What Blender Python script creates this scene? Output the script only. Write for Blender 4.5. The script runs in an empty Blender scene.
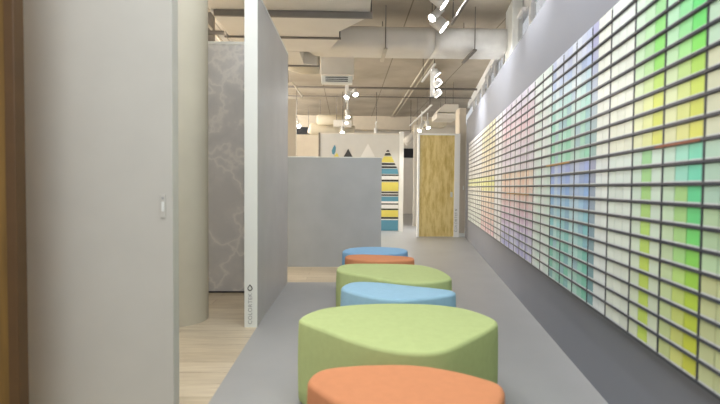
import bpy, math, random
from mathutils import Vector, Matrix
random.seed(7)
C = bpy.context.scene.collection
scene = bpy.context.scene
PI = math.pi

# ------------------------------------------------------------------ camera
F, H = 470.0, 1.15
YAW, PITCH, ROLL = math.radians(1.706), math.radians(1.828), 0.008
cd = bpy.data.cameras.new('camera'); cam = bpy.data.objects.new('camera', cd); C.objects.link(cam)
cam.location = (0, 0, H)
cam.rotation_euler = (Matrix.Rotation(-YAW, 4, 'Z') @ Matrix.Rotation(PI/2 - PITCH, 4, 'X') @ Matrix.Rotation(ROLL, 4, 'Z')).to_euler()
cd.sensor_width = 36.0; cd.lens = 36.0*F/720.0; cd.clip_start = 0.05; cd.clip_end = 100
cd.dof.use_dof = True; cd.dof.focus_distance = 6.5; cd.dof.aperture_fstop = 2.0
scene.camera = cam

# ------------------------------------------------------------------ world, added fill lights, exposure
w = bpy.data.worlds.new('world'); scene.world = w; w.use_nodes = True
bg = w.node_tree.nodes['Background']; bg.inputs[0].default_value = (0.93, 0.96, 1.0, 1); bg.inputs[1].default_value = 0.36
def area(name, loc, rot, sx, sy, power, col=(1, 1, 1)):
    l = bpy.data.lights.new(name, 'AREA'); l.shape = 'RECTANGLE'; l.size = sx; l.size_y = sy; l.energy = power; l.color = col
    o = bpy.data.objects.new(name, l); C.objects.link(o); o.location = loc; o.rotation_euler = rot; return o
area('fill_near', (-0.5, 1.8, 3.75), (0, 0, 0), 2.0, 4.0, 55, (0.95, 0.97, 1))  # unseen fill lamp added overhead to brighten the foreground
area('fill_entrance', (0.0, -2.0, 3.0), (math.radians(60), 0, 0), 4.0, 1.6, 35, (0.95, 0.97, 1))  # added fill behind the camera, for faces turned this way
area('side_bay_upfill', (-5.6, 8.5, 3.0), (0, math.radians(-150), 0), 1.2, 5.0, 330, (1, 0.97, 0.91))  # added uplight hidden on the left, bounces fill off the ceiling
area('side_bay_upfill', (-5.6, 15.0, 3.0), (0, math.radians(-150), 0), 1.2, 5.0, 400, (1, 0.97, 0.91))  # second hidden uplight, added as fill farther back
area('side_bay_downfill', (-4.2, 6.0, 3.7), (0, math.radians(20), 0), 1.2, 2.5, 60, (1, 0.96, 0.9))  # added downward fill in the left bay, hidden from view
area('partition_fill', (2.46, 7.2, 2.45), (PI, 0, -math.radians(9.259)), 0.15, 9.0, 9, (0.97, 0.98, 1))  # strip added out of sight behind the partition to brighten the ceiling
scene.view_settings.view_transform = 'Standard'; scene.view_settings.look = 'None'
scene.view_settings.gamma = 1.0; scene.view_settings.exposure = 1.0; scene.view_settings.use_curve_mapping = False

# ------------------------------------------------------------------ materials
M = {}
def srgb(c):
    return tuple(((v/255)/12.92 if v/255 <= 0.04045 else ((v/255+0.055)/1.055)**2.4) for v in c) + (1,)
def mat(name, col, rough=0.6, metal=0.0, spec=0.5, vary=0.06, scale=6.0, bump=0.0, bscale=60.0, emit=None, estr=0, alpha=None, trans=0):
    m = bpy.data.materials.new(name); m.use_nodes = True; nt = m.node_tree; b = nt.nodes['Principled BSDF']
    c = srgb(col); b.inputs['Roughness'].default_value = rough; b.inputs['Metallic'].default_value = metal
    b.inputs['Specular IOR Level'].default_value = spec
    if trans: b.inputs['Transmission Weight'].default_value = trans; b.inputs['IOR'].default_value = 1.1
    tc = nt.nodes.new('ShaderNodeTexCoord')
    if vary:
        n = nt.nodes.new('ShaderNodeTexNoise'); n.inputs['Scale'].default_value = scale; n.inputs['Detail'].default_value = 5
        nt.links.new(tc.outputs['Object'], n.inputs['Vector'])
        r = nt.nodes.new('ShaderNodeValToRGB')
        r.color_ramp.elements[0].position = 0.3; r.color_ramp.elements[1].position = 0.7
        r.color_ramp.elements[0].color = tuple(v*(1-vary) for v in c[:3])+(1,)
        r.color_ramp.elements[1].color = tuple(min(1, v*(1+vary)) for v in c[:3])+(1,)
        nt.links.new(n.outputs['Fac'], r.inputs['Fac']); nt.links.new(r.outputs['Color'], b.inputs['Base Color'])
    else: b.inputs['Base Color'].default_value = c
    if bump:
        n2 = nt.nodes.new('ShaderNodeTexNoise'); n2.inputs['Scale'].default_value = bscale; n2.inputs['Detail'].default_value = 4
        nt.links.new(tc.outputs['Object'], n2.inputs['Vector'])
        bp = nt.nodes.new('ShaderNodeBump'); bp.inputs['Strength'].default_value = bump; bp.inputs['Distance'].default_value = 0.01
        nt.links.new(n2.outputs['Fac'], bp.inputs['Height']); nt.links.new(bp.outputs['Normal'], b.inputs['Normal'])
    if emit: b.inputs['Emission Color'].default_value = srgb(emit); b.inputs['Emission Strength'].default_value = estr
    M[name] = m; return m
mat('white_paint', (226, 228, 224), 0.55)
mat('panel_white', (196, 194, 185), 0.5, vary=0.02)
mat('bright_white', (244, 245, 244), 0.5, vary=0.01)
mat('edge_white', (228, 231, 226), 0.5, vary=0.01)
mat('blade_grey', (184, 182, 179), 0.42, vary=0.05, scale=3, bump=0.05)
mat('slab_grey', (173, 177, 178), 0.45, vary=0.07, scale=2.2, bump=0.04)
mat('column_concrete', (198, 193, 176), 0.7, vary=0.05, scale=3, bump=0.1)
mat('grey_wall', (128, 130, 138), 0.55, vary=0.02, scale=2)
mat('beige_wall', (205, 194, 176), 0.7, vary=0.03)
mat('back_wall', (214, 208, 198), 0.7, vary=0.02)
mat('duct_white', (224, 219, 210), 0.5, vary=0.03, scale=4)
mat('duct_cream', (214, 204, 182), 0.6, vary=0.05, scale=4)
mat('duct_wrap', (226, 225, 222), 0.45, vary=0.05, scale=8, bump=0.5, bscale=7)
mat('channel', (128, 122, 116), 0.5, metal=0.3)
mat('dark_metal', (60, 60, 62), 0.45, metal=0.4)
mat('charcoal', (52, 54, 60), 0.4, vary=0.05)
mat('rack_dark', (60, 62, 70), 0.35, vary=0.05)
mat('pipe', (190, 182, 166), 0.5)
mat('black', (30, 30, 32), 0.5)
mat('lamp_white', (232, 232, 230), 0.4, vary=0)
mat('lens', (255, 255, 255), 0.3, vary=0, emit=(255, 252, 248), estr=14)
mat('green_fabric', (184, 198, 138), 0.95, spec=0.15, vary=0.03, scale=30, bump=0.15, bscale=260)
mat('orange_fabric', (208, 142, 102), 0.95, spec=0.15, vary=0.03, scale=30, bump=0.15, bscale=260)
mat('blue_fabric', (156, 194, 216), 0.95, spec=0.15, vary=0.03, scale=30, bump=0.15, bscale=260)
mat('blue_fabric_deep', (136, 178, 212), 0.95, spec=0.15, vary=0.03, scale=30, bump=0.15, bscale=260)
mat('art_yellow', (226, 214, 106), 0.6, vary=0.02); mat('art_blue', (92, 150, 176), 0.6, vary=0.02)
mat('art_black', (42, 42, 44), 0.6, vary=0.02); mat('art_white', (236, 236, 236), 0.6, vary=0.01)
mat('art_dark', (72, 74, 76), 0.6, vary=0.02); mat('art_board', (214, 214, 212), 0.6, vary=0.02)
mat('ink_grey', (160, 162, 164), 0.6, vary=0); mat('ink_dark', (40, 42, 44), 0.6, vary=0)
mat('glint_yellow', (170, 130, 60), 0.4, metal=0.5); mat('glint_brown', (140, 84, 60), 0.4, metal=0.4)
mat('blind', (232, 230, 228), 0.7, vary=0.02); mat('frame_white', (236, 236, 236), 0.4, vary=0.01)
mat('handle_metal', (215, 218, 215), 0.3, metal=0.3)
mat('outside_wall', (120, 112, 104), 0.8, vary=0.15, scale=1.5)
mat('navy', (60, 90, 130), 0.6)
mat('chip_label', (206, 210, 210), 0.4, vary=0)
mat('glass', (200, 205, 210), 0.05, trans=0.95, vary=0)
mat('brown_edge', (88, 62, 30), 0.5, vary=0.1, scale=8)

def pane_glass():
    m = M['glass']; nt = m.node_tree; N = nt.nodes; L = nt.links; out = N['Material Output']
    t = N.new('ShaderNodeBsdfTransparent'); g = N.new('ShaderNodeBsdfGlossy'); g.inputs['Roughness'].default_value = 0.05
    mx = N.new('ShaderNodeMixShader'); mx.inputs[0].default_value = 0.1
    L.new(t.outputs[0], mx.inputs[1]); L.new(g.outputs[0], mx.inputs[2]); L.new(mx.outputs[0], out.inputs['Surface'])
pane_glass()
def nodes(m): return m.node_tree, m.node_tree.nodes, m.node_tree.links
def wood_floor():
    m = mat('wood_floor', (200, 180, 150), 0.42, vary=0); nt, N, L = nodes(m); b = N['Principled BSDF']
    tc = N.new('ShaderNodeTexCoord'); mp = N.new('ShaderNodeMapping'); L.new(tc.outputs['Object'], mp.inputs[0])
    br = N.new('ShaderNodeTexBrick'); br.inputs['Scale'].default_value = 1; br.inputs['Brick Width'].default_value = 1.3
    br.inputs['Row Height'].default_value = 0.17; br.inputs['Mortar Size'].default_value = 0.002; br.offset = 0.37
    br.inputs['Color1'].default_value = srgb((200, 187, 163)); br.inputs['Color2'].default_value = srgb((184, 170, 145)); br.inputs['Mortar'].default_value = srgb((140, 118, 92))
    L.new(mp.outputs[0], br.inputs['Vector'])
    mp2 = N.new('ShaderNodeMapping'); mp2.inputs['Scale'].default_value = (1.2, 14, 1); L.new(tc.outputs['Object'], mp2.inputs[0])
    n = N.new('ShaderNodeTexNoise'); n.inputs['Scale'].default_value = 3; n.inputs['Detail'].default_value = 6; L.new(mp2.outputs[0], n.inputs['Vector'])
    mx = N.new('ShaderNodeMix'); mx.data_type = 'RGBA'; mx.blend_type = 'OVERLAY'; mx.inputs[0].default_value = 0.35
    L.new(br.outputs['Color'], mx.inputs[6]); L.new(n.outputs['Fac'], mx.inputs[7]); L.new(mx.outputs[2], b.inputs['Base Color'])
wood_floor()
mat('screed', (158, 158, 157), 0.38, vary=0.05, scale=1.6, bump=0.03, bscale=20)
def marble():
    m = mat('marble', (170, 170, 168), 0.25, vary=0); nt, N, L = nodes(m); b = N['Principled BSDF']
    tc = N.new('ShaderNodeTexCoord'); n = N.new('ShaderNodeTexNoise'); n.inputs['Scale'].default_value = 2.2; n.inputs['Detail'].default_value = 4
    L.new(tc.outputs['Object'], n.inputs['Vector'])
    mx = N.new('ShaderNodeMix'); mx.data_type = 'RGBA'; mx.inputs[0].default_value = 0.6
    L.new(tc.outputs['Object'], mx.inputs[6]); L.new(n.outputs['Color'], mx.inputs[7])
    v = N.new('ShaderNodeTexVoronoi'); v.feature = 'DISTANCE_TO_EDGE'; v.inputs['Scale'].default_value = 5; L.new(mx.outputs[2], v.inputs['Vector'])
    r = N.new('ShaderNodeValToRGB'); e = r.color_ramp.elements
    e[0].position = 0.0; e[0].color = srgb((220, 219, 216)); e[1].position = 0.3; e[1].color = srgb((196, 197, 198))
    k = r.color_ramp.elements.new(0.08); k.color = srgb((204, 204, 204))
    L.new(v.outputs['Distance'], r.inputs['Fac']); L.new(r.outputs['Color'], b.inputs['Base Color'])
marble()
def osb():
    m = mat('yellow_wood', (206, 176, 92), 0.5, vary=0); nt, N, L = nodes(m); b = N['Principled BSDF']
    tc = N.new('ShaderNodeTexCoord'); mp = N.new('ShaderNodeMapping'); mp.inputs['Scale'].default_value = (5, 5, 1.0); L.new(tc.outputs['Object'], mp.inputs[0])
    n = N.new('ShaderNodeTexNoise'); n.inputs['Scale'].default_value = 2.4; n.inputs['Detail'].default_value = 9; n.inputs['Roughness'].default_value = 0.75
    L.new(mp.outputs[0], n.inputs['Vector']); r = N.new('ShaderNodeValToRGB'); e = r.color_ramp.elements
    e[0].position = 0.36; e[0].color = srgb((198, 170, 92)); e[1].position = 0.56; e[1].color = srgb((232, 212, 148))
    L.new(n.outputs['Fac'], r.inputs['Fac']); L.new(r.outputs['Color'], b.inputs['Base Color'])
osb()
def brownwood():
    m = mat('brown_wood', (150, 112, 44), 0.5, vary=0); nt, N, L = nodes(m); b = N['Principled BSDF']
    tc = N.new('ShaderNodeTexCoord'); mp = N.new('ShaderNodeMapping'); mp.inputs['Scale'].default_value = (14, 14, 1); L.new(tc.outputs['Object'], mp.inputs[0])
    n = N.new('ShaderNodeTexNoise'); n.inputs['Scale'].default_value = 2; n.inputs['Detail'].default_value = 6
    L.new(mp.outputs[0], n.inputs['Vector']); r = N.new('ShaderNodeValToRGB'); e = r.color_ramp.elements
    e[0].position = 0.3; e[0].color = srgb((98, 72, 28)); e[1].position = 0.7; e[1].color = srgb((130, 98, 40))
    L.new(n.outputs['Fac'], r.inputs['Fac']); L.new(r.outputs['Color'], b.inputs['Base Color'])
brownwood()
def concrete_ceiling():
    m = mat('concrete', (176, 166, 150), 0.75, vary=0); nt, N, L = nodes(m); b = N['Principled BSDF']
    tc = N.new('ShaderNodeTexCoord'); n = N.new('ShaderNodeTexNoise'); n.inputs['Scale'].default_value = 1.1; n.inputs['Detail'].default_value = 8
    L.new(tc.outputs['Object'], n.inputs['Vector']); r = N.new('ShaderNodeValToRGB'); e = r.color_ramp.elements
    e[0].position = 0.3; e[0].color = srgb((160, 150, 134)); e[1].position = 0.7; e[1].color = srgb((190, 181, 166))
    L.new(n.outputs['Fac'], r.inputs['Fac'])
    br = N.new('ShaderNodeTexBrick'); br.offset = 0; br.inputs['Scale'].default_value = 1; br.inputs['Brick Width'].default_value = 1.6; br.inputs['Row Height'].default_value = 4.7
    br.inputs['Mortar Size'].default_value = 0.012; br.inputs['Mortar Smooth'].default_value = 0.3
    br.inputs['Color1'].default_value = br.inputs['Color2'].default_value = (1, 1, 1, 1); br.inputs['Mortar'].default_value = (0.45, 0.43, 0.4, 1)
    mp = N.new('ShaderNodeMapping'); mp.inputs['Location'].default_value = (-0.97, -14.05, 0); L.new(tc.outputs['Object'], mp.inputs[0]); L.new(mp.outputs[0], br.inputs['Vector'])
    mx = N.new('ShaderNodeMix'); mx.data_type = 'RGBA'; mx.blend_type = 'MULTIPLY'; mx.inputs[0].default_value = 1
    L.new(r.outputs['Color'], mx.inputs[6]); L.new(br.outputs['Color'], mx.inputs[7]); L.new(mx.outputs[2], b.inputs['Base Color'])
concrete_ceiling()
def chip_mats():
    m = bpy.data.materials.new('chip_colour'); m.use_nodes = True; nt, N, L = nodes(m); b = N['Principled BSDF']; b.inputs['Roughness'].default_value = 0.3
    oi = N.new('ShaderNodeObjectInfo'); L.new(oi.outputs['Color'], b.inputs['Base Color']); M['chip_colour'] = m
    m = bpy.data.materials.new('chip_colours_far'); m.use_nodes = True; nt, N, L = nodes(m); b = N['Principled BSDF']; b.inputs['Roughness'].default_value = 0.3
    a = N.new('ShaderNodeAttribute'); a.attribute_name = 'chip'; L.new(a.outputs['Color'], b.inputs['Base Color']); M['chip_colours_far'] = m
chip_mats()

# ------------------------------------------------------------------ mesh helpers
class MB:
    def __init__(s): s.v = []; s.f = []; s.m = []; s.mats = []; s.cols = []
    def mi(s, name):
        if name not in s.mats: s.mats.append(name)
        return s.mats.index(name)
    def add(s, vs, fs, mname, col=None):
        o = len(s.v); s.v += [tuple(p) for p in vs]; k = s.mi(mname)
        for f in fs: s.f.append([i+o for i in f]); s.m.append(k); s.cols.append(col)
        return s
    def box(s, x0, x1, y0, y1, z0, z1, mname, col=None):
        x0, x1 = min(x0, x1), max(x0, x1); y0, y1 = min(y0, y1), max(y0, y1); z0, z1 = min(z0, z1), max(z0, z1)
        vs = [(x0,y0,z0),(x1,y0,z0),(x1,y1,z0),(x0,y1,z0),(x0,y0,z1),(x1,y0,z1),(x1,y1,z1),(x0,y1,z1)]
        return s.add(vs, [(0,3,2,1),(4,5,6,7),(0,1,5,4),(1,2,6,5),(2,3,7,6),(3,0,4,7)], mname, col)
    def prism(s, pts, axis, a, b, mname):          # polygon extruded along an axis
        n = len(pts)
        def P(p, t): return {'z': (p[0], p[1], t), 'y': (p[0], t, p[1]), 'x': (t, p[0], p[1])}[axis]
        vs = [P(p, a) for p in pts]+[P(p, b) for p in pts]
        fs = [tuple(range(n))[::-1], tuple(range(n, 2*n))]+[(i, (i+1) % n, n+(i+1) % n, n+i) for i in range(n)]
        return s.add(vs, fs, mname)
    def tube(s, p0, p1, r0, mname, r1=None, n=20, c0=True, c1=True):
        p0, p1 = Vector(p0), Vector(p1); r1 = r0 if r1 is None else r1; d = (p1-p0).normalized()
        u = d.orthogonal().normalized(); v = d.cross(u)
        R = [(math.cos(2*PI*i/n)*u+math.sin(2*PI*i/n)*v) for i in range(n)]
        vs = [p0+q*r0 for q in R]+[p1+q*r1 for q in R]
        fs = [(i, (i+1) % n, n+(i+1) % n, n+i) for i in range(n)]
        if c0: fs.append(tuple(range(n))[::-1])
        if c1: fs.append(tuple(range(n, 2*n)))
        return s.add(vs, fs, mname)
    def path(s, pts, r, mname, n=16, closed_ends=True):     # swept pipe with smooth rings; r may be a list
        pts = [Vector(p) for p in pts]; rs = r if isinstance(r, (list, tuple)) else [r]*len(pts); vs = []; fs = []
        u = None
        for i, p in enumerate(pts):
            t = (pts[min(i+1, len(pts)-1)]-pts[max(i-1, 0)]).normalized()
            u = t.orthogonal().normalized() if u is None else (u-t*u.dot(t)).normalized()
            v = t.cross(u)
            vs += [p+(math.cos(2*PI*k/n)*u+math.sin(2*PI*k/n)*v)*rs[i] for k in range(n)]
        for i in range(len(pts)-1):
            for k in range(n): fs.append((i*n+k, i*n+(k+1) % n, (i+1)*n+(k+1) % n, (i+1)*n+k))
        fs.append(tuple(range(n))[::-1]); fs.append(tuple((len(pts)-1)*n+k for k in range(n)))
        return s.add(vs, fs, mname)
    def build(s, name, parent=None, smooth=False, bevel=0, attr=False):
        me = bpy.data.meshes.new(name); me.from_pydata(s.v, [], s.f)
        for k in s.mats: me.materials.append(M[k])
        for p, k in zip(me.polygons, s.m): p.material_index = k
        if attr:
            ca = me.color_attributes.new('chip', 'FLOAT_COLOR', 'CORNER')
            for p, c in zip(me.polygons, s.cols):
                for li in p.loop_indices: ca.data[li].color = c or (1, 1, 1, 1)
        me.update(); o = bpy.data.objects.new(name, me); C.objects.link(o)
        if parent is not None: o.parent = parent
        if smooth:
            for p in me.polygons: p.use_smooth = len(p.vertices) == 4
        if bevel:
            b = o.modifiers.new('bevel', 'BEVEL'); b.width = bevel; b.segments = 2; b.limit_method = 'ANGLE'
        return o
def tag(o, label=None, cat=None, group=None, kind=None):
    if label: o['label'] = label
    if cat: o['category'] = cat
    if group: o['group'] = group
    if kind: o['kind'] = kind
    return o
def empty(name, loc, label=None, cat=None, group=None, rz=0):
    o = bpy.data.objects.new(name, None); C.objects.link(o); o.location = loc; o.rotation_euler = (0, 0, rz); o.empty_display_size = 0.1
    return tag(o, label, cat, group)
def struct(o): o['kind'] = 'structure'; return o
def copy_tree(o, parent=None):
    c = o.copy(); C.objects.link(c); c.parent = parent
    for ch in o.children: copy_tree(ch, c)
    return c
def text_mesh(name, body, size, mname, parent, matrix, depth=0.001):
    cu = bpy.data.curves.new(name, 'FONT'); cu.body = body; cu.size = size; cu.extrude = depth; cu.space_character = 1.1
    t = bpy.data.objects.new('tmp', cu); C.objects.link(t); bpy.context.view_layer.update()
    me = bpy.data.meshes.new_from_object(t.evaluated_get(bpy.context.evaluated_depsgraph_get()))
    bpy.data.objects.remove(t); me.materials.clear(); me.materials.append(M[mname]); me.name = name
    me.transform(matrix); o = bpy.data.objects.new(name, me); C.objects.link(o); o.parent = parent; return o
def X(px, Y): return (px-346)/F*Y            # world x of a photo column at distance Y
def Z(py, Y): return H+(187-py)/F*Y          # world height of a photo row at distance Y

# ------------------------------------------------------------------ the setting
ALPHA = math.radians(9.259); RZ = -(PI/2+ALPHA); WB = Vector((1.412, 2.439, 0))   # right wall: foot point and turn
DV = Vector((math.sin(ALPHA), math.cos(ALPHA), 0)); NV = Vector((math.cos(ALPHA), -math.sin(ALPHA), 0))
def wall_pt(s, n, z=0): return WB+DV*s+NV*n+Vector((0, 0, z))
def wx(Y, off): return (off+math.sin(ALPHA)*Y)/math.cos(ALPHA)
Y0, Y1 = -4.0, 20.3
fl = MB().prism([(-0.72, Y0), (wx(Y0, 1.62), Y0), (wx(Y1, 1.62), Y1), (0.45, Y1), (0.45, 5.64), (-0.72, 5.64)], 'z', -0.12, 0, 'screed').build('floor')
struct(fl); fl['label'] = 'smooth grey screed floor'
fw_ = MB().prism([(-8, Y0), (-0.72, Y0), (-0.72, 5.64), (0.45, 5.64), (0.45, Y1), (-8, Y1)], 'z', -0.12, 0, 'wood_floor').build('floor')
struct(fw_); fw_['label'] = 'pale oak plank floor'
struct(MB().prism([(-8.2, Y0), (wx(Y0, 1.62), Y0), (wx(Y1, 1.62), Y1), (-8.2, Y1)], 'z', 3.9, 4.1, 'concrete').build('ceiling'))
struct(MB().box(-8.2, 5.2, Y1, Y1+0.2, 0, 3.9, 'back_wall').build('wall_back'))
struct(MB().box(-8.2, -8, Y0, Y1, 0, 3.9, 'back_wall').build('wall_left'))
def wobj(o): o.location = WB; o.rotation_euler = (0, 0, RZ); return o      # local x = towards the viewer, y = into the wall
struct(wobj(MB().box(-8.56, 4.5, 0, 0.12, 0, 2.715, 'grey_wall').build('wall_right')))
tr = struct(MB().prism([(-8, 18.3), (4.6, 18.3), (4.6, 18.7), (-8, 18.7)], 'z', 3.38, 3.9, 'beige_wall').build('trim_1'))   # downstand beam
struct(MB().box(2.0, 4.4, 13.9, 14.0, 0.0, 3.0, 'back_wall').build('wall_corridor'))
struct(MB().box(X(403, 19)-0.3, X(420, 19)+0.2, 20.2, 20.299, 2.43, 2.82, 'black').build('opening_dark'))                          # black box painting in the dark of an opening over the corridor

# window wall behind the partition: posts, head, panes
WO = 0.42
WPX = [4.3-1.05*i for i in range(16)]
head = MB().box(-13.0, 4.4, WO, WO+0.1, 3.72, 3.9, 'frame_white').box(-13.0, 4.4, WO, WO+0.1, 0, 0.1, 'frame_white')
struct(wobj(head.build('wall_window_side')))
for i in range(15):
    x1, x0 = WPX[i], WPX[i+1]
    f = MB().box(x0, x0+0.05, WO, WO+0.07, 0.1, 3.72, 'frame_white').box(x1-0.05, x1, WO, WO+0.07, 0.1, 3.72, 'frame_white')
    f.box(x0+0.05, x1-0.05, WO, WO+0.07, 3.66, 3.72, 'frame_white').box(x0+0.05, x1-0.05, WO, WO+0.07, 0.1, 0.15, 'frame_white')
    f.box(x0+0.05, x1-0.05, WO, WO+0.07, 3.1, 3.14, 'frame_white')
    fo = struct(wobj(f.build('window_%d' % (i+1))))
    g = MB().box(x0+0.05, x1-0.05, WO+0.03, WO+0.036, 0.15, 3.66, 'glass').build('pane', fo)
struct(wobj(MB().box(-14.0, 4.4, 2.2, 2.4, 0, 5.5, 'outside_wall').build('wall_outside')))
def blind(x0, x1, label):
    t = empty('vertical_blind', wall_pt(0, 0), label, 'blind', 'vertical blinds at the high windows', RZ)
    MB().box(x0, x1, WO-0.09, WO-0.04, 3.6, 3.65, 'frame_white').build('head_rail', t)
    m = MB(); x = x0+0.03
    while x < x1-0.08:
        a = 0.9; dx, dy = 0.045, -0.012
        c = x+0.03; m.prism([(c-dx, WO-0.065-dy), (c-dx+0.004, WO-0.067-dy), (c+dx, WO-0.065+dy), (c+dx-0.004, WO-0.063+dy)], 'z', 0.3, 3.6, 'blind'); x += 0.26
    m.build('slats', t)
for i in range(3, 12):
    x1, x0 = WPX[i], WPX[i+1]
    if i == 7: continue
    blind(x0+0.06, x1-0.06, ['white vertical blind at the high window nearest the camera', 'white vertical blind just nearer than the grey pillar', 'white vertical blind beside the grey pillar'][i-3] if i < 6 else 'white vertical blind in the high windows beyond the duct end')
p = wobj(MB().box(-5.05, -4.5, 0.26, 0.41, 0, 3.9, 'white_paint').build('square_pillar', bevel=0.01)); p.rotation_euler = (0, 0, RZ)
tag(p, 'white square pillar rising between the high windows over the grey wall', 'pillar')

# round concrete column
cc = MB().tube((0, 0, 0), (0, 0, 3.9), 0.27, 'column_concrete', n=64, c0=False, c1=False).build('round_column', smooth=True)
cc.location = (-1.462, 4.07, 0); tag(cc, 'round cream concrete column standing on the oak floor', 'column')

# ------------------------------------------------------------------ free-standing display walls
def edge_mark(parent, x, y, z0, size=0.083, wdt=0.05):
    """outlined drop over the vertical word, on a face turned to -Y"""
    R = Matrix.Translation((x, y, z0)) @ Matrix.Rotation(PI/2, 4, 'X') @ Matrix.Rotation(PI/2, 4, 'Z')
    tx = text_mesh('lettering', 'COLORTEK', size, 'ink_grey', parent, R)
    zc = max(v.co.z for v in tx.data.vertices)+0.040; m = MB(); P = []
    for k in range(25):
        t = 2*PI*k/24; r = 1.0
        px = math.sin(t); pz = -math.cos(t)
        px *= (1 if pz < 0 else max(0, 1-pz)**0.55); pz = pz*1.0 if pz < 0 else pz*1.55
        P.append((px*0.021, pz*0.021))
    n = len(P)-1; vs = []
    for q in (1.0, 0.68):
        for (a, b) in P[:n]: vs.append((x-size*0.36+a*q, y-0.001, zc+b*q))
    fs = [(i, (i+1) % n, n+(i+1) % n, n+i) for i in range(n)]
    vs2 = [(a, b-0.0015, c) for a, b, c in vs]
    m.add(vs2+vs, fs+[tuple(j+2*n for j in f[::-1]) for f in fs]+[(i, 2*n+i, 2*n+(i+1) % n, (i+1) % n) for i in range(n)], 'ink_dark')
    m.build('drop_emblem', parent)

bl = empty('display_wall', (-0.78, 3.82, 0), 'tall grey blade wall with a white lettered end edge beside the round column', 'display wall')
def rel(o, t): o.location = -t.location; return o
b = MB().prism([(-0.812, 3.835), (-0.722, 3.835), (-0.695, 5.62), (-0.812, 5.62)], 'z', 0, 2.70, 'blade_grey').build('wall_body', bl); rel(b, bl)
b = rel(MB().box(-0.820, -0.717, 3.82, 3.835, 0.0, 2.72, 'edge_white').build('end_edge', bl), bl); b['label'] = 'white end edge'
b = rel(MB().prism([(-0.812, 3.835), (-0.718, 3.835), (-0.691, 5.625), (-0.812, 5.625)], 'z', 2.70, 2.715, 'edge_white').build('top_trim', bl), bl); b['label'] = 'white top trim'
edge_mark(b.parent, 0.022, -0.001, 0.025, 0.046)

sl = MB().box(-1.3, 0.508, 6.735, 6.85, 0, 1.565, 'slab_grey').build('half_height_wall'); tag(sl, 'half-height blue-grey display wall beyond the row of stools', 'display wall')
MB().box(-1.3, 0.513, 6.73, 6.855, 1.565, 1.58, 'edge_white').build('top_trim', sl)

mb_ = empty('marble_panel', (-1.3, 5.06, 0), 'tall grey marble-pattern panel between the round column and the blade wall', 'panel')
rel(MB().box(-2.6, -0.9, 5.06, 5.12, 0.02, 2.645, 'marble').build('marble_face', mb_), mb_)
rel(MB().box(-2.6, -0.9, 5.055, 5.125, 2.645, 2.675, 'edge_white').build('top_trim', mb_), mb_)
rel(MB().box(-2.6, -0.9, 5.07, 5.11, 0, 0.02, 'charcoal').build('plinth', mb_), mb_)

lp = empty('display_door', (-1.15, 2.2, 0), 'large plain off-white door panel in the near left foreground', 'door')
rel(MB().box(-1.485, -0.802, 2.2, 2.28, 0, 2.75, 'panel_white').build('door_leaf', lp, bevel=0.004), lp)
h = MB().box(-0.857, -0.833, 2.194, 2.2, 1.0, 1.108, 'panel_white').build('handle_plate', lp, bevel=0.002); rel(h, lp)
rel(MB().tube((-0.845, 2.194, 1.091), (-0.845, 2.191, 1.091), 0.004, 'ink_grey', n=16).build('keyhole', lp), lp)
rel(MB().box(-0.851, -0.839, 2.191, 2.194, 1.03, 1.075, 'edge_white').build('finger_pull', lp, bevel=0.001), lp)

bw = empty('wooden_door_panel', (-1.7, 1.9, 0), 'brown wooden door panel cut off by the left side of the photo', 'door')
rel(MB().box(-2.1, -1.343, 1.9, 1.95, 0, 2.75, 'brown_wood').build('door_leaf', bw), bw)
rel(MB().box(-1.343, -1.302, 1.895, 1.955, 0, 2.75, 'brown_edge').build('edge_strip', bw, bevel=0.004), bw)

# door display at the end of the passage
dd = empty('display_door', (2.1, 10.84, 0), 'yellow wood door in a white frame standing at the end of the passage', 'door')
rel(MB().box(1.665, 2.475, 10.85, 10.90, 0.01, 2.36, 'yellow_wood').build('door_leaf', dd), dd)
rel(MB().box(1.625, 1.665, 10.83, 10.95, 0, 2.40, 'bright_white').box(1.665, 2.475, 10.83, 10.95, 2.36, 2.40, 'bright_white').build('door_frame', dd), dd)
e = rel(MB().box(2.475, 2.60, 10.83, 10.95, 0, 2.40, 'bright_white').build('side_panel', dd), dd); e['label'] = 'white side panel with small lettering'
hd = MB().box(2.39, 2.44, 10.84, 10.85, 0.93, 1.05, 'handle_metal').build('handle_plate', dd); rel(hd, dd); hd['label'] = 'bright metal handle plate'
MB().tube((0.315, 0, 1.0), (0.315, -0.04, 1.0), 0.009, 'handle_metal').tube((0.32, -0.035, 1.0), (0.24, -0.035, 1.0), 0.009, 'handle_metal').build('lever', hd)
edge_mark(dd, 0.455, -0.011, 0.12, 0.085)

dd.location.x += 0.03
# beige post beyond the end of the grey wall
pp = MB().box(2.645, 2.80, 11.0, 11.4, 0.08, 3.02, 'beige_wall').build('wall_post'); tag(pp, 'narrow beige post between the yellow door and the grey wall end', 'post')
MB().box(2.64, 2.805, 10.985, 11.41, 0, 0.08, 'edge_white').build('skirting', pp)
MB().box(2.75, 2.77, 10.99, 11.0, 1.1, 1.2, 'edge_white').build('switch_plate', pp)

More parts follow.
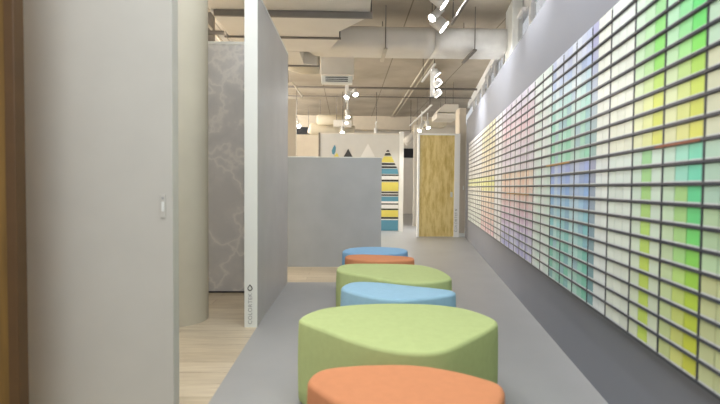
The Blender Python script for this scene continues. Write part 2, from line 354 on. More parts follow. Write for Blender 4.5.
# painted board with the pencil
bd = empty('painted_board', (0.33, 12.26, 0), 'pale board painted with triangles, a drop and a striped pencil', 'display board')
yb = 12.26
rel(MB().box(X(320, yb), X(399, yb), yb, yb+0.1, 0, 2.52, 'art_board').build('board_face', bd), bd)
e = rel(MB().box(X(399, yb), X(403.2, yb), yb-0.03, yb+0.12, 0, 2.60, 'bright_white').build('end_post', bd), bd); e['label'] = 'white end post'
fr = MB().box(X(318.3, yb), X(320, yb), yb-0.01, yb+0.11, 0, 2.55, 'channel').box(X(320, yb), X(399, yb), yb-0.01, yb+0.11, 2.52, 2.55, 'duct_white').build('board_frame', bd); rel(fr, bd)
def art(name, polys):
    m = MB()
    for pts, mn in polys: m.prism([(X(a, yb), Z(c, yb)) for a, c in pts], 'y', yb-0.004, yb, mn)
    rel(m.build(name, bd), bd)
def py(v): return 150+v/4.48
def pencil_half(v):
    q = py(v); return 0.6+(q-149.5)*(10.4/21.5) if q < 171 else 11.0
st = [(0, 8, 'art_black'), (8, 12, 'art_white'), (12, 24, 'art_dark'), (28, 54, 'art_yellow'), (58, 66, 'art_black'), (72, 80, 'art_black'), (83, 106, 'art_blue'), (109, 115, 'art_black'), (115, 131, 'art_white'), (132, 140, 'art_black'), (143, 183, 'art_yellow'), (186, 192, 'art_black'), (198, 204, 'art_black'), (208, 229, 'art_blue'), (229, 238, 'art_white'), (238, 244, 'art_black'), (244, 261, 'art_white'), (262, 268, 'art_black'), (269, 299, 'art_yellow'), (300, 308, 'art_black'), (308, 313, 'art_white'), (313, 361, 'art_blue')]
art('painted_pencil', [([(387.4-pencil_half(a), py(a)), (387.4+pencil_half(a), py(a)), (387.4+pencil_half(b), py(b)), (387.4-pencil_half(b), py(b))], mn) for a, b, mn in st])
art('painted_drop', [([(334.6, 145), (335.6, 148.5), (335.2, 152), (333.6, 155), (331.8, 154), (331.4, 151), (332.6, 148)], 'art_blue')])
art('painted_triangle', [([(336.5, 153), (342, 163), (329, 163)], 'art_yellow')])
art('painted_triangle', [([(347.8, 149), (354.5, 161), (341, 161)], 'art_dark')])
art('painted_triangle', [([(367.5, 143.7), (377.5, 162), (357.5, 162)], 'art_white')])
# panels farther back on the left
t = MB().box(X(300, 14)-0.5, X(319, 14)+0.3, 14, 14.1, 0, Z(135.5, 14), 'beige_wall').build('display_wall'); tag(t, 'beige display wall behind the left side of the painted board', 'display wall')
t = MB().box(-1.25, X(295.8, 8.5), 8.5, 8.62, 0, 2.72, 'beige_wall').build('display_wall'); tag(t, 'pale display wall end seen just right of the blade wall top', 'display wall')
t = MB().box(X(295, 18)-0.8, X(300, 18)+0.2, 18, 18.1, 0, Z(147, 18), 'navy').build('display_panel'); tag(t, 'small dark blue panel glimpsed above the half-height wall', 'panel')
MB().box(X(295, 18)-0.7, X(300, 18)+0.1, 17.99, 18.0, Z(156, 18)-0.4, Z(156, 18), 'art_white').build('lower_field', t)

# ------------------------------------------------------------------ paint chip rack on the right wall
ROWS, RP, ZT = 21, 0.0775, 2.10
S0, CP, COLS = -1.417, 0.2808, 32
rack = empty('paint_chip_rack', wall_pt(0, 0), 'long dark wall rack holding rows of paint chips on the grey wall', 'display rack', None, RZ)
xa, xb = -(S0+CP*COLS), -S0
MB().box(xa, xb, -0.008, 0, ZT-ROWS*RP, ZT-0.035, 'rack_dark').build('back_panel', rack)
for r in range(1, ROWS+1):
    z = ZT-r*RP
    sh = MB().box(xa, xb, -0.037, -0.008, z-0.004, z+0.004, 'rack_dark').box(xa, xb, -0.040, -0.037, z-0.004, z+0.007, 'rack_dark').build('shelf', rack)
    if r == 10:
        e = MB().box(-(S0+CP*3.2), -(S0+CP*2.05), -0.0415, -0.040, z-0.005, z+0.006, 'glint_brown').build('edge_strip', sh); e['label'] = 'brown reflection strip on the shelf edge'  # reflected light on the shelf edge, put in as a coloured strip
        e = MB().box(-(S0+CP*9.4), -(S0+CP*7.3), -0.0415, -0.040, z-0.005, z+0.006, 'glint_yellow').build('edge_strip', sh); e['label'] = 'yellow reflection strip on the shelf edge'
    if r == 13:
        e = MB().box(-(S0+CP*15.5), -(S0+CP*11.5), -0.0415, -0.040, z-0.005, z+0.006, 'glint_yellow').build('edge_strip', sh); e['label'] = 'yellow reflection strip on the shelf edge'  # another shelf edge reflection modelled as a strip
for c in range(COLS+1):
    x = -(S0+CP*c)
    MB().box(x-0.0045, x+0.0045, -0.0365, -0.008, ZT-ROWS*RP, ZT-0.02, 'rack_dark').build('divider', rack)
def lerp(a, b, t): return tuple(a[i]+(b[i]-a[i])*t for i in range(3))
W_ = (222, 226, 226)
def chip_colour(K, j, r):
    """K = column counted from the photo's right edge (0 first), j = 0 left .. 2 right, r = row from the top"""
    q = random.Random(K*1000+j*100+r); r = max(0, r-1)
    top = r < 9; g = W_
    if K <= 0: g = ((168, 205, 175) if r < 5 else (190, 195, 160)) if top else ((155, 195, 172) if r < 12 else (165, 200, 150) if r < 15 else (186, 194, 130))
    if K == 0 and j == 2 and not top and r > 14: g = (190, 190, 60)
    if K == 1:
        V = [(85, 205, 130), (75, 205, 110), (70, 208, 95), (80, 212, 85), (100, 212, 65), (150, 205, 55), (184, 208, 50), (196, 208, 40), (200, 202, 45)] if top else [(95, 215, 175), (85, 210, 170), (60, 195, 120), (70, 200, 100), (85, 205, 80), (110, 205, 50), (140, 205, 30), (165, 200, 20), (180, 200, 20), (188, 198, 20), (196, 200, 30)]
        v = V[r] if top else V[r-9]; g = lerp(W_, v, [0.38, 0.66, 1.0][j])
        if not top and j == 1 and 11 <= r <= 13: g = (150, 205, 110)
        if not top and j == 0: g = lerp((180, 215, 195), (190, 205, 120), (r-9)/10)
    if K == 2:
        if top:
            v = [(165, 218, 165), (140, 212, 135), (120, 210, 100), (110, 210, 80), (118, 208, 65), (165, 208, 60), (205, 218, 60), (205, 215, 50), (210, 215, 60)][r]; g = lerp(W_, v, [0.35, 0.55, 1.0][j])
        else:
            v = lerp((135, 205, 130), (180, 210, 50), min(1, (r-9)/6)); g = v if j == 1 else lerp((195, 220, 205), (205, 215, 180), (r-9)/10)
    if K == 3: g = lerp((216, 226, 220), (222, 224, 200), r/8) if top else lerp((212, 226, 218), (214, 220, 204), (r-9)/10)
    if K == 4:
        g = (222, 226, 212) if top else (218, 225, 222)
        if j == 0: g = lerp((150, 150, 200), (110, 160, 150), r/9) if top else lerp((120, 125, 165), (50, 120, 125), (r-9)/10)
    if 5 <= K <= 7:
        a = [(175, 185, 222), (150, 175, 225), (165, 200, 215), (140, 205, 200), (120, 205, 185), (110, 205, 175), (110, 200, 165), (95, 195, 150), (100, 195, 155)]
        b_ = [(125, 145, 220), (110, 145, 225), (95, 150, 225), (90, 160, 215), (90, 175, 200), (80, 185, 195), (75, 180, 175), (65, 180, 160), (60, 180, 150), (60, 178, 140), (60, 178, 135)]
        v = a[r] if top else b_[r-9]; g = lerp(W_, v, [0.75, 1.0, 0.5][(j+K) % 3])
        if q.random() < 0.15: g = lerp(g, (90, 120, 180), 0.4)
    if K in (8, 9): g = lerp(W_, (175, 220, 195), [0.1, 0.3, 0.5][j]*(1.2 if not top else 0.8))
    if 10 <= K <= 15:
        v = [(205, 190, 220), (215, 175, 200), (220, 170, 190), (222, 165, 180), (215, 180, 195), (210, 180, 200), (200, 180, 205), (200, 178, 205), (205, 185, 200)][r] if top else [(222, 175, 140), (222, 165, 140), (220, 160, 135), (215, 160, 150), (210, 155, 165), (205, 150, 180), (195, 150, 195), (180, 150, 205), (165, 150, 210), (150, 145, 210), (140, 135, 210)][r-9]
        g = lerp(W_, v, [0.5, 0.95, 0.7][(j*2+K) % 3])
    if K in (16, 17): g = (226, 224, 228)
    if 18 <= K <= 22:
        v = lerp((226, 214, 150), (228, 195, 165), r/9) if top else ([(230, 225, 90), (228, 215, 110)][r % 2] if r < 12 else lerp((228, 190, 150), (225, 160, 175), (r-12)/7)); g = lerp(W_, v, [0.5, 0.9, 0.7][(j+K) % 3])
    if K > 22:
        v = lerp((210, 205, 215), (215, 205, 190), r/9) if top else ((222, 222, 110) if r in (9, 10) else lerp((220, 205, 180), (200, 215, 205), (r-9)/10)); g = lerp(W_, v, [0.4, 0.8, 0.6][(j+K) % 3])
    g = lerp(g, (226, 230, 230), 0.22 if K < 4 else 0.3); k = 1+q.uniform(-0.025, 0.025)  # whitened: overexposure and veiling haze mixed into the chip colour
    return srgb(tuple(max(0, min(255, v*k)) for v in g))
def cname(c):
    import colorsys
    f = lambda v: 12.92*v if v <= 0.0031308 else 1.055*v**(1/2.4)-0.055
    r, g, b = [f(v) for v in c[:3]]; hh, s, v = colorsys.rgb_to_hsv(r, g, b); hh *= 360
    if s < 0.06: return 'off-white'
    n = 'pink' if hh < 12 or hh > 330 else 'peach' if hh < 45 else 'yellow' if hh < 64 else 'lime' if hh < 95 else 'green' if hh < 150 else 'turquoise' if hh < 188 else 'blue' if hh < 235 else 'lilac'
    return ('pale ' if s < 0.28 else 'soft ' if s < 0.55 else 'vivid ')+n
ORD = ['', 'first', 'second', 'third', 'fourth', 'fifth', 'sixth', 'seventh', 'eighth', 'ninth', 'tenth', 'eleventh', 'twelfth', 'thirteenth', 'fourteenth', 'fifteenth', 'sixteenth', 'seventeenth', 'eighteenth', 'nineteenth', 'twentieth', 'twenty-first']
cw, chh, cy = (CP-0.010)/3, 0.0665, -0.034
fwv = Vector((math.sin(YAW)*math.cos(PITCH), math.cos(YAW)*math.cos(PITCH), -math.sin(PITCH))); rtv = Vector((math.cos(YAW), -math.sin(YAW), 0)); upv = rtv.cross(fwv)
def project(p):
    d = p-Vector((0, 0, H)); k = F/max(0.01, d.dot(fwv)); return 360+d.dot(rtv)*k, 202-d.dot(upv)*k, d.dot(fwv)
chips = []
for ci in range(COLS):
    K = ci-1
    for j in range(3):
        s = S0+CP*(ci+1)-0.005-cw*(j+0.5)            # left chip is the farthest along the wall
        for r in range(ROWS):
            z = ZT-(r+1)*RP+0.005
            P = wall_pt(s, cy, z+chh/2); x, y, dd_ = project(P)
            vis = -6 < y < 410 and x < 722 and dd_ > 0.3
            chips.append((dd_ if vis else 99+dd_, K, j, r, s, z))
chips.sort(key=lambda t: t[0])
def chip_mesh(m, x0, y0, z0, cn, ln, col=None):
    g = 0.0022
    m.box(x0-cw/2+g, x0+cw/2-g, y0, y0+0.003, z0+0.008, z0+chh-0.0015, cn, col)
    m.box(x0-cw/2+g, x0+cw/2-g, y0-0.0004, y0+0.003, z0, z0+0.008, ln, col)
proto = None
for dd_, K, j, r, s, z in chips[:300]:
    if proto is None:
        m = MB(); chip_mesh(m, 0, 0, 0, 'chip_colour', 'chip_label'); proto = m.build('paint_chip'); o = proto
    else:
        o = proto.copy(); C.objects.link(o)
    o.location = wall_pt(s, cy, z); o.rotation_euler = (0, 0, RZ)
    c = chip_colour(K, j, r); o.color = c
    tag(o, '%s paint chip, %s in its trio, %s row up, %s column from right edge' % (cname(c), ('left', 'middle', 'right')[j], ORD[ROWS-r], ORD[K+1] if K >= 0 else 'outermost'), 'paint chip', 'paint chips in the wall rack')
m = MB()
for dd_, K, j, r, s, z in chips[300:]:
    chip_mesh(m, -s, cy, z, 'chip_colours_far', 'chip_label', chip_colour(K, j, r))
o = wobj(m.build('paint_chips', attr=True)); tag(o, 'many small pastel paint chips filling the far columns of the wall rack', 'paint chips', 'paint chips in the wall rack', 'stuff')

# ------------------------------------------------------------------ stools
STOOLS = {
    'G1': [(-0.246, 2.479), (-0.16, 2.367), (0.023, 2.149), (0.156, 2.03), (0.282, 1.977), (0.417, 1.992), (0.557, 2.124), (0.707, 2.29), (0.802, 2.431), (0.775, 2.568), (0.677, 2.723), (0.493, 2.807), (0.216, 2.823), (-0.006, 2.771), (-0.163, 2.673)],
    'O1': [(-0.131, 1.694), (-0.107, 1.641), (-0.066, 1.579), (0.0, 1.5), (0.12, 1.42), (0.27, 1.39), (0.42, 1.43), (0.51, 1.51), (0.561, 1.634), (0.516, 1.702), (0.419, 1.777), (0.287, 1.836), (0.141, 1.844), (-0.004, 1.826), (-0.098, 1.786)],
    'B2': [(-0.027, 3.272), (0.005, 3.183), (0.09, 3.075), (0.212, 2.961), (0.334, 2.921), (0.423, 2.934), (0.559, 2.988), (0.697, 3.062), (0.74, 3.125), (0.72, 3.193), (0.648, 3.245), (0.453, 3.343), (0.247, 3.454), (0.087, 3.473), (0.013, 3.404)],
    'G2': [(-0.073, 4.023), (-0.043, 3.891), (0.03, 3.817), (0.185, 3.67), (0.328, 3.533), (0.468, 3.455), (0.586, 3.451), (0.715, 3.506), (0.812, 3.587), (0.833, 3.733), (0.809, 3.968), (0.711, 4.192), (0.578, 4.272), (0.308, 4.302), (0.089, 4.298), (-0.038, 4.215)],
    'O2': [(-0.002, 4.726), (0.075, 4.581), (0.226, 4.49), (0.376, 4.462), (0.514, 4.506), (0.647, 4.564), (0.679, 4.653), (0.643, 4.747), (0.409, 4.851), (0.205, 4.9), (0.039, 4.862)],
    'B3': [(-0.033, 5.117), (0.029, 4.993), (0.143, 4.916), (0.351, 4.91), (0.59, 4.991), (0.679, 5.128), (0.675, 5.325), (0.573, 5.433), (0.347, 5.511), (0.159, 5.463), (0.02, 5.328)],
}

def smooth_outline(P, n=72):
    L = len(P); D = []
    for i in range(L):
        for k in range(12):
            t = k/12; p0, p1, p2, p3 = [Vector(P[(i+q) % L]) for q in (-1, 0, 1, 2)]
            D.append(0.5*((2*p1)+(p2-p0)*t+(2*p0-5*p1+4*p2-p3)*t*t+(3*p1-p0-3*p2+p3)*t**3))
    for _ in range(14):
        D = [(D[i-1]+2*D[i]+D[(i+1) % len(D)])/4 for i in range(len(D))]
    acc = [0]
    for i in range(len(D)): acc.append(acc[-1]+(D[(i+1) % len(D)]-D[i]).length)
    out = []; j = 0
    for k in range(n):
        t = acc[-1]*k/n
        while acc[j+1] < t: j += 1
        u = (t-acc[j])/(acc[j+1]-acc[j]); out.append(D[j].lerp(D[(j+1) % len(D)], u))
    return out
def stool(key, mname, label, h=0.447):
    D = smooth_outline(STOOLS[key]); n = len(D); cx = sum((p for p in D), Vector((0, 0)))/n
    area_ = sum(D[i].x*D[(i+1) % n].y-D[(i+1) % n].x*D[i].y for i in range(n))
    if area_ < 0: D = D[::-1]
    T = [(D[(i+1) % n]-D[i-1]).normalized() for i in range(n)]; N = [Vector((t.y, -t.x)) for t in T]
    R = 0.02; D = [D[i]+N[i]*0.006 for i in range(n)]; rings = [(0.012, 0.012), (0.0, 0.025)]
    rings += [(0.0-0.004*math.sin(PI*k/5), 0.025+(h-R-0.025)*k/5) for k in range(1, 6)]
    rings += [(R*(1-math.cos(a)), h-R+R*math.sin(a)) for a in [PI/2*k/6 for k in range(1, 7)]]
    vs = []
    for ins, z in rings:
        for i in range(n): q = D[i]-N[i]*ins-cx; vs.append((q.x, q.y, z))
    fs = []
    for k in range(len(rings)-1):
        for i in range(n): fs.append((k*n+i, k*n+(i+1) % n, (k+1)*n+(i+1) % n, (k+1)*n+i))
    base = len(rings)-1
    for f in (0.86, 0.6, 0.3):
        o0 = len(vs); vs += [(vs[base*n+i][0]*f, vs[base*n+i][1]*f, h+0.004*(1-f)) for i in range(n)]
        pr = o0-n
        fs += [(pr+i, pr+(i+1) % n, o0+(i+1) % n, o0+i) for i in range(n)]
    vs.append((0, 0, h+0.004)); c = len(vs)-1; pr = c-n
    fs += [(pr+i, pr+(i+1) % n, c, c) for i in range(n)]
    fs = [f if f[2] != f[3] else f[:3] for f in fs]; fs.append(tuple(range(n))[::-1])
    t = empty('stool', (cx.x, cx.y, 0), label, 'stool', 'upholstered stools in a row')
    m = MB(); m.add(vs, fs, mname); o = m.build('cushion', t, smooth=True)
    for p in o.data.polygons: p.use_smooth = len(p.vertices) < 5
    m = MB(); m.prism([(D[i].x-N[i].x*0.03-cx.x, D[i].y-N[i].y*0.03-cx.y) for i in range(n)], 'z', 0, 0.012, 'black'); m.build('base', t)
    return t
stool('O1', 'orange_fabric', 'orange pebble-shaped stool nearest the camera at the bottom of the photo')
stool('G1', 'green_fabric', 'large lime green stool right behind the nearest orange stool')
stool('B2', 'blue_fabric', 'light blue stool between the two large green stools')
stool('G2', 'green_fabric', 'large lime green stool between the light blue and the far orange stool')
stool('O2', 'orange_fabric', 'small-looking orange stool near the far end of the row').location.y -= 0.006
stool('B3', 'blue_fabric_deep', 'blue stool farthest away at the end of the row').location.y += 0.016

# ------------------------------------------------------------------ ducts and services under the ceiling
bz = 3.187
d1 = empty('flat_duct', (-0.8, 5.5, bz), 'wide flat white duct under the ceiling above the blade wall', 'duct')
rel(MB().prism([(-1.6, 5.62), (0.24, 5.62), (0.22, 5.75), (-0.11, 6.25), (-0.11, 6.55), (-0.30, 7.19), (-1.6, 7.19)], 'z', bz, 3.6, 'duct_white').build('duct_body', d1), d1)
rel(MB().box(-1.6, 0.26, 4.6, 5.558, bz+0.012, 3.6, 'duct_white').build('duct_section', d1), d1)
rel(MB().prism([(-1.6, 7.21), (-0.72, 7.21), (-0.72, 7.9), (-0.5, 7.95), (-0.5, 8.05), (-1.6, 8.05)], 'z', bz, 3.6, 'duct_white').build('duct_reducer', d1), d1)
def trapeze(x0, x1, y, z, hgt, label, wd=0.02):
    t = empty('hanger_bar', (x1, y, z), label, 'hanger')
    rel(MB().box(x0, x1, y-wd, y+wd, z-hgt, z, 'channel').build('channel_bar', t), t)
    for x in (x0+0.03, x1-0.015): rel(MB().tube((x, y, z), (x, y, 3.9), 0.007, 'dark_metal', n=8).build('rod', t), t)
trapeze(-1.55, 0.295, 5.58, bz+0.01, 0.07, 'thick grey hanger bar under the near edge of the flat duct', 0.018)
trapeze(-1.66, -0.085, 6.5, bz-0.001, 0.02, 'thin grey hanger bar under the middle of the flat duct')
trapeze(-1.66, -0.455, 8.0, bz-0.001, 0.02, 'thin grey hanger bar under the far end of the flat duct')
def rbox(x0, x1, y0, y1, z0, z1, r, wob=0.0, left_round=False):
    xs = [x0+(x1-x0)*k/12 for k in range(13)]; V = []; n = 0; rr = random.Random(3)
    prof = []
    for cx, cz, a0 in ((y1-r, z1-r, 0), (y0+r, z1-r, 90), (y0+r, z0+r, 180), (y1-r, z0+r, 270)):
        for k in range(7): a = math.radians(a0+15*k); prof.append((cx+r*math.cos(a), cz+r*math.sin(a)))
    n = len(prof); cy_, cz_ = (y0+y1)/2, (z0+z1)/2
    for i, x in enumerate(xs):
        f = 1.0
        if left_round: t = (x-x0)/0.35; f = 0.45+0.55*math.sqrt(max(0, 1-(1-min(1, t))**2))
        for (a, b) in prof:
            g = f*(1+rr.uniform(-wob, wob)); V.append((x, cy_+(a-cy_)*g, cz_+(b-cz_)*g))
    fs = [(i*n+k, i*n+(k+1) % n, (i+1)*n+(k+1) % n, (i+1)*n+k) for i in range(12) for k in range(n)]
    fs += [tuple(range(n))[::-1], tuple(12*n+k for k in range(n))]
    return V, fs
V, fs = rbox(-0.70, 1.345, 7.20, 7.86, 3.265, 3.62, 0.12, 0, True); m = MB(); m.add(V, fs, 'duct_white')
o = m.build('crossing_duct', smooth=True); tag(o, 'large rounded white duct crossing the passage under the ceiling', 'duct')
V, fs = rbox(1.35, 2.50, 7.20, 7.86, 3.265, 3.62, 0.13, 0.018); m = MB(); m.add(V, fs, 'duct_wrap')
o = m.build('wrapped_duct', smooth=True); tag(o, 'white foil-wrapped end of the crossing duct running into the window wall', 'duct')
def strap(x, label, mn):
    t = empty('duct_hanger', (x, 7.53, 3.26), label, 'duct hanger')
    MB().box(-0.028, 0.028, -0.37, 0.37, -0.025, -0.002, mn).build('channel_bar', t)
    for y in (-0.35, 0.35): MB().tube((0, y, -0.002), (0, y, 0.64), 0.008, 'channel', n=8).build('rod', t)
strap(X(384, 7.2), 'light hanger bar under the left half of the crossing duct', 'pipe')
strap(X(473, 7.2), 'grey hanger bar where the wrapped part of the duct begins', 'channel')
o = MB().path([(-1.12, 8.3, 3.36), (-0.98, 8.35, 3.33), (-0.8, 8.4, 3.31), (-0.5, 8.4, 3.31)], [0.10, 0.15, 0.17, 0.17], 'duct_cream', n=32).build('duct_elbow', smooth=True)
tag(o, 'cream duct elbow ending behind the flat duct', 'duct')
MB().tube((-0.7, 8.4, 3.45), (-0.7, 8.4, 3.9), 0.008, 'channel', n=8).build('hanger_rod', o)
fc = empty('fan_coil_unit', (-0.1, 8.9, 3.2), 'boxy white fan coil unit with a slotted air grille', 'air conditioner')
rel(MB().box(X(320, 8.9), X(353, 8.9), 8.9, 9.3, Z(76, 8.9), Z(58, 8.9)+0.1, 'duct_white').build('unit_body', fc, bevel=0.01), fc)
g = rel(MB().box(X(321, 8.8), X(351.5, 8.8), 8.72, 8.9, Z(85, 8.8), Z(78, 8.8), 'white_paint').build('grille_frame', fc, bevel=0.008), fc)
m = MB()
for i in range(3): m.box(X(325, 8.8), X(347, 8.8), 8.712, 8.72, Z(83.2-i*1.8, 8.8)-0.008, Z(83.2-i*1.8, 8.8)+0.006, 'dark_metal')
m.build('slots', g)
for x in (X(322, 9), X(352, 9)): rel(MB().tube((x, 9.0, 3.5), (x, 9.0, 3.9), 0.007, 'dark_metal', n=8).build('rod', fc), fc)

def pipe(pts, r, mn, label, name='ceiling_pipe', cat='pipe'):
    o = MB().path(pts, r, mn, n=12).build(name, smooth=True); tag(o, label, cat); return o
pipe([(-4, 12.6, 3.79), (4.0, 12.6, 3.79)], 0.028, 'channel', 'dark pipe crossing the ceiling beyond the round duct')
pipe([(-4, 14.1, 3.84), (4.0, 14.1, 3.84)], 0.018, 'channel', 'thin pipe crossing the ceiling behind the dark pipe')
pipe([(1.73, 8.4, 3.86), (1.73, 18.2, 3.86)], 0.022, 'pipe', 'left one of the twin conduits running along the ceiling', 'conduit', 'conduit')
pipe([(1.85, 8.4, 3.86), (1.85, 18.2, 3.86)], 0.022, 'pipe', 'right one of the twin conduits running along the ceiling', 'conduit', 'conduit')
pipe([(X(286, 9), 9, 3.9), (X(288, 9), 9, 3.1), (X(292, 9), 9, 3.12), (X(296, 9), 9, 3.02), (X(302, 9), 9, 2.86), (X(301, 9), 9, 2.82), (X(297, 9), 9, 2.83)], 0.016, 'pipe', 'small bent pipe under the ceiling just right of the blade wall', 'bent_pipe')
# services above the marble panel
pipe([(-3.2, 7.2, 3.45), (-1.85, 7.2, 3.45)], 0.03, 'channel', 'grey bar seen above the marble panel', 'ceiling_bar', 'bar')
pipe([(-2.3, 7.0, 3.8), (-1.9, 8.6, 3.35)], 0.02, 'pipe', 'sloping pipe seen above the marble panel')
for i, lab in enumerate(['leftmost of the slanting pipes above the marble panel', 'second of the slanting pipes above the marble panel', 'third of the slanting pipes above the marble panel', 'rightmost of the slanting pipes above the marble panel']):
    pipe([(-3.1+i*0.24, 8.4, 3.9), (-2.75+i*0.24, 9.2, 3.45), (-2.35+i*0.24, 10.0, 2.9)], [0.025, 0.07, 0.05, 0.02][i], ['pipe', 'black', 'duct_white', 'duct_cream'][i], lab)
o = MB().box(-2.36, -2.12, 7.6, 7.7, 3.35, 3.9, 'channel').build('ceiling_bracket', bevel=0.01); tag(o, 'grey ceiling bracket beside the round column above the marble panel', 'bracket')
# farther services
o = MB().path([(X(316.5, 14.6), 14.6, 3.21), (X(318, 14.6), 14.6, 3.21), (X(352, 14.6), 14.6, 3.21)], [0.1, 0.155, 0.155], 'duct_cream', n=28).build('round_duct', smooth=True); tag(o, 'cream round duct above the painted board, upper one', 'duct')
o = MB().path([(X(309, 15), 14.9, 2.99), (X(312, 15), 14.9, 2.96), (X(354, 15), 14.9, 2.93)], [0.15, 0.19, 0.15], 'duct_cream', n=28).build('round_duct', smooth=True); tag(o, 'cream round duct above the painted board, lower one', 'duct')
o = MB().box(X(333, 14.2), X(351, 14.2), 14.1, 14.4, Z(127.5, 14.2), Z(121, 14.2), 'duct_white').build('vent_box', bevel=0.01); tag(o, 'small white vent box in front of the far cream ducts', 'vent box')
o = MB().box(-1.9, X(313, 16), 16, 16.4, Z(134, 16), Z(128, 16), 'charcoal').build('cable_tray'); tag(o, 'dark cable tray behind the beige wall far left', 'cable tray')
o = MB().prism([(X(440, 12), Z(107, 12)), (X(444, 12), Z(103.5, 12)), (X(458, 12), Z(103.5, 12)), (X(458, 12), Z(111.5, 12)), (X(437, 12), Z(111.5, 12))], 'y', 12, 12.7, 'duct_white').build('air_handler_box', bevel=0.01); tag(o, 'upper white duct box over the yellow door', 'duct box')
o = MB().box(X(436, 12), X(457, 12), 12.0, 12.7, Z(118, 12), Z(112.3, 12), 'duct_white').build('air_handler_box', bevel=0.01); tag(o, 'lower white duct box over the yellow door', 'duct box')
o = MB().box(X(424, 13.2), X(446, 13.2), 13.2, 13.8, Z(125, 13.2), Z(119, 13.2), 'duct_cream').build('rectangular_duct', bevel=0.01); tag(o, 'cream flat duct stepping down behind the white duct boxes', 'duct')
o = MB().box(X(415, 14.2), X(433, 14.2), 14.2, 14.8, Z(131, 14.2), Z(126, 14.2), 'duct_cream').build('rectangular_duct', bevel=0.01); tag(o, 'lowest cream flat duct left above the yellow door', 'duct')
o = MB().path([(X(404, 16), 16, Z(142, 16)), (X(410, 16), 16, Z(138, 16)), (X(418, 16), 16, Z(130, 16))], 0.13, 'duct_white', n=24).build('flexible_duct', smooth=True); tag(o, 'white slanting duct between the painted board and the yellow door', 'duct')

# ------------------------------------------------------------------ track lights
def track(x, y0, y1, z, label, rods, mn='lamp_white'):
    t = empty('light_track', (x, y0, z), label, 'light track')
    rel(MB().box(x-0.018, x+0.018, y0, y1, z, z+0.03, mn).build('rail', t), t)
    for y in rods: rel(MB().tube((x, y, z+0.03), (x, y, 3.9), 0.006, 'dark_metal', n=8).build('rod', t), t)
def spot(x, y, z, aim, label, power=30, r=0.052, L=0.2, ztrack=None, mount=None, group='track spotlights', col=(0.96, 0.98, 1), cone=70):
    d = Vector(aim).normalized(); ztrack = ztrack or z+0.16
    mount = Vector(mount or (x, y, ztrack)); t = empty('track_light', mount, label, 'track light', group)
    piv = Vector((x, y, z))-mount; st = Vector((0, 0, -0.03)) if piv.z < -0.06 else Vector((0, 0, 0))
    MB().box(-0.012, 0.012, -0.03, 0.03, -0.03, -0.001, 'lamp_white').tube(st, piv, 0.012, 'lamp_white', n=10).build('bracket', t)
    a = piv-d*L*0.45; b = piv+d*L*0.55
    body = MB().tube(a, b, r, 'lamp_white', n=28, c1=False).tube(a-d*0.012, a, r*0.8, 'lamp_white', r1=r, n=28, c1=False).build('lamp_body', t, smooth=True)
    MB().tube(b-d*0.006, b-d*0.002, r*0.95, 'lens', n=28).build('lens', t)
    ld = bpy.data.lights.new('spot_beam', 'SPOT'); ld.energy = power*3; ld.spot_size = math.radians(cone); ld.spot_blend = 0.7; ld.shadow_soft_size = 0.04; ld.color = col
    lo = bpy.data.objects.new('spot_beam', ld); C.objects.link(lo); lo.parent = t; lo.location = b+d*0.01; lo.rotation_euler = d.to_track_quat('-Z', 'Y').to_euler()
    return t
track(1.25, 1.2, 7.05, 3.66, 'grey light track near the camera side of the crossing duct', (2.0, 4.5, 6.98), 'channel')
track(1.43, 1.2, 6.5, 3.38, 'lower grey light track cut by the top of the photo', (2.0, 6.4), 'channel')
track(1.50, 8.05, 9.4, 3.24, 'white light track beyond the crossing duct', (8.1, 9.3))
track(0.02, 9.4, 13.2, 3.24, 'white light track left, beyond the fan coil unit', (10.0, 13.0))
track(2.02, 11.2, 15.0, 3.10, 'white light track over the yellow door', (11.4, 14.8))
def drop_post(x, y, z0, z1, label):
    o = MB().box(x-0.035, x+0.035, y-0.03, y+0.03, z0, z1, 'lamp_white').build('lamp_post', bevel=0.004); tag(o, label, 'lamp post')
drop_post(1.50, 8.25, 2.74, 3.235, 'white vertical lamp post beyond the crossing duct')
drop_post(0.0, 9.55, 2.86, 3.235, 'white vertical lamp post beyond the fan coil unit')
spot(1.31, 6.80, 3.52, (1, -0.18, -0.85), 'large track spotlight just in front of the crossing duct, aimed right', 14, r=0.095, L=0.2, mount=(1.25, 6.8, 3.66))
spot(1.24, 6.55, 3.565, (-0.8, -0.5, -0.9), 'track spotlight aimed left, between two others near the duct', 6, r=0.055, L=0.24, mount=(1.25, 6.55, 3.66))
spot(1.17, 6.1, 3.58, (1, -0.18, -0.85), 'track spotlight cut by the top of the photo', 14, r=0.085, L=0.2, mount=(1.25, 6.1, 3.66))
spot(1.55, 8.2, 3.15, (0.8, -0.1, -1), 'highest of the three spotlights beyond the crossing duct', 6, cone=120, r=0.06, L=0.09, mount=(1.54, 8.2, 3.16))
spot(1.575, 8.2, 2.965, (0.8, -0.02, -1), 'middle of the three spotlights beyond the crossing duct', 6, cone=120, r=0.075, L=0.08, mount=(1.54, 8.2, 2.985))
spot(1.575, 8.2, 2.79, (0.8, -0.02, -1), 'lowest of the three spotlights beyond the crossing duct', 6, cone=120, r=0.075, L=0.08, mount=(1.54, 8.2, 2.81))
spot(0.02, 9.42, 2.98, (-0.5, -0.5, -1), 'left of the paired spotlights beyond the fan coil unit', 14, cone=110, L=0.12, mount=(0.0, 9.515, 3.05))
spot(0.16, 9.46, 3.04, (0.3, -0.6, -1), 'right of the paired spotlights beyond the fan coil unit', 14, cone=110, L=0.12, mount=(0.037, 9.54, 3.08))
spot(0.02, 11.8, 2.98, (0.2, -0.5, -1), 'upper of two spotlights low on the left track', 25, cone=110, ztrack=3.24)
spot(0.0, 12.9, 2.99, (0.0, -0.4, -1), 'lower of two spotlights low on the left track', 25, cone=110, ztrack=3.24)
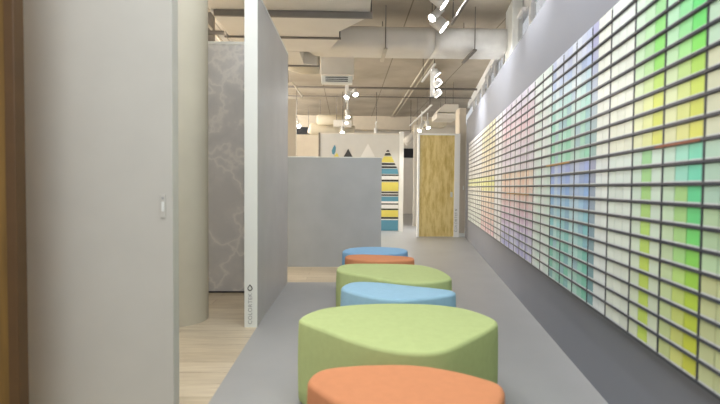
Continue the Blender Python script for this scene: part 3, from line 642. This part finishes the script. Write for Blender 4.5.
track(X(342, 14)-0.0, 13.6, 14.05, Z(123, 14), 'short white light track over the painted board, left one', (13.7,))
track(X(375, 14), 13.6, 14.05, Z(124, 14), 'short white light track over the painted board, right one', (13.7,))
track(X(297, 13), 12.8, 13.4, Z(121, 13), 'short white light track glimpsed beside the pale wall end', (12.9,))
spot(X(342, 14), 13.9, 2.84, (0, -0.5, -1), 'bright spotlight just over the painted board, left one', 30, ztrack=Z(123, 14), cone=110)
spot(X(375, 14), 13.9, 2.80, (0, -0.5, -1), 'bright spotlight just over the painted board, right one', 30, ztrack=Z(124, 14), cone=110)
spot(X(421, 12), 12.0, 2.72, (-0.5, -0.5, -1), 'left of two spotlights above the yellow door', 20, cone=110, r=0.05, L=0.3, ztrack=3.10)
spot(X(429, 12), 12.3, 2.80, (0.1, -0.5, -1), 'right of two spotlights above the yellow door', 20, cone=110, ztrack=3.10)
spot(X(297, 13), 13.0, Z(126, 13), (0.6, -0.8, -0.5), 'spotlight glimpsed beside the pale wall end at the blade wall', 8, ztrack=Z(121, 13))
# unseen spotlights added above the near room to light the wall and passage
for s, lab in ((-0.8, 'nearest'), (0.5, 'second'), (1.8, 'third'), (3.1, 'fourth')):
    P = wall_pt(s, -0.66); spot(P.x, P.y, 3.50, (NV*0.62+Vector((0, 0, -0.85))), 'added unseen spotlight over the near part of the grey wall, %s' % lab, 17, ztrack=3.68, cone=80)
for y, lab in ((1.6, 'nearer'), (4.6, 'farther')):
    spot(0.75, y, 3.5, (-0.2, 0.5, -1), 'added unseen spotlight over the passage, %s' % lab, 9, ztrack=3.68, cone=100)

def rods(o, xs, y, z):
    for x in xs: MB().tube((x, y, z), (x, y, 3.9), 0.008, 'channel', n=8).build('hanger_rod', o)
for nm, xs, y, z in (('cable_tray', (-1.8, -1.3), 16.2, Z(128, 16)), ('vent_box', (X(336, 14.2), X(348, 14.2)), 14.25, Z(121, 14.2)), ('round_duct.001', (X(320, 15), X(345, 15)), 14.9, 3.1),
                     ('flexible_duct', (X(410, 16),), 16, Z(137, 16)), ('rectangular_duct', (X(428, 13.2), X(442, 13.2)), 13.5, Z(119, 13.2)), ('rectangular_duct.001', (X(418, 14.2), X(430, 14.2)), 14.5, Z(126, 14.2)),
                     ('air_handler_box', (X(447, 12), X(455, 12)), 12.3, Z(104, 12))):
    if nm in bpy.data.objects: rods(bpy.data.objects[nm], xs, y, z)
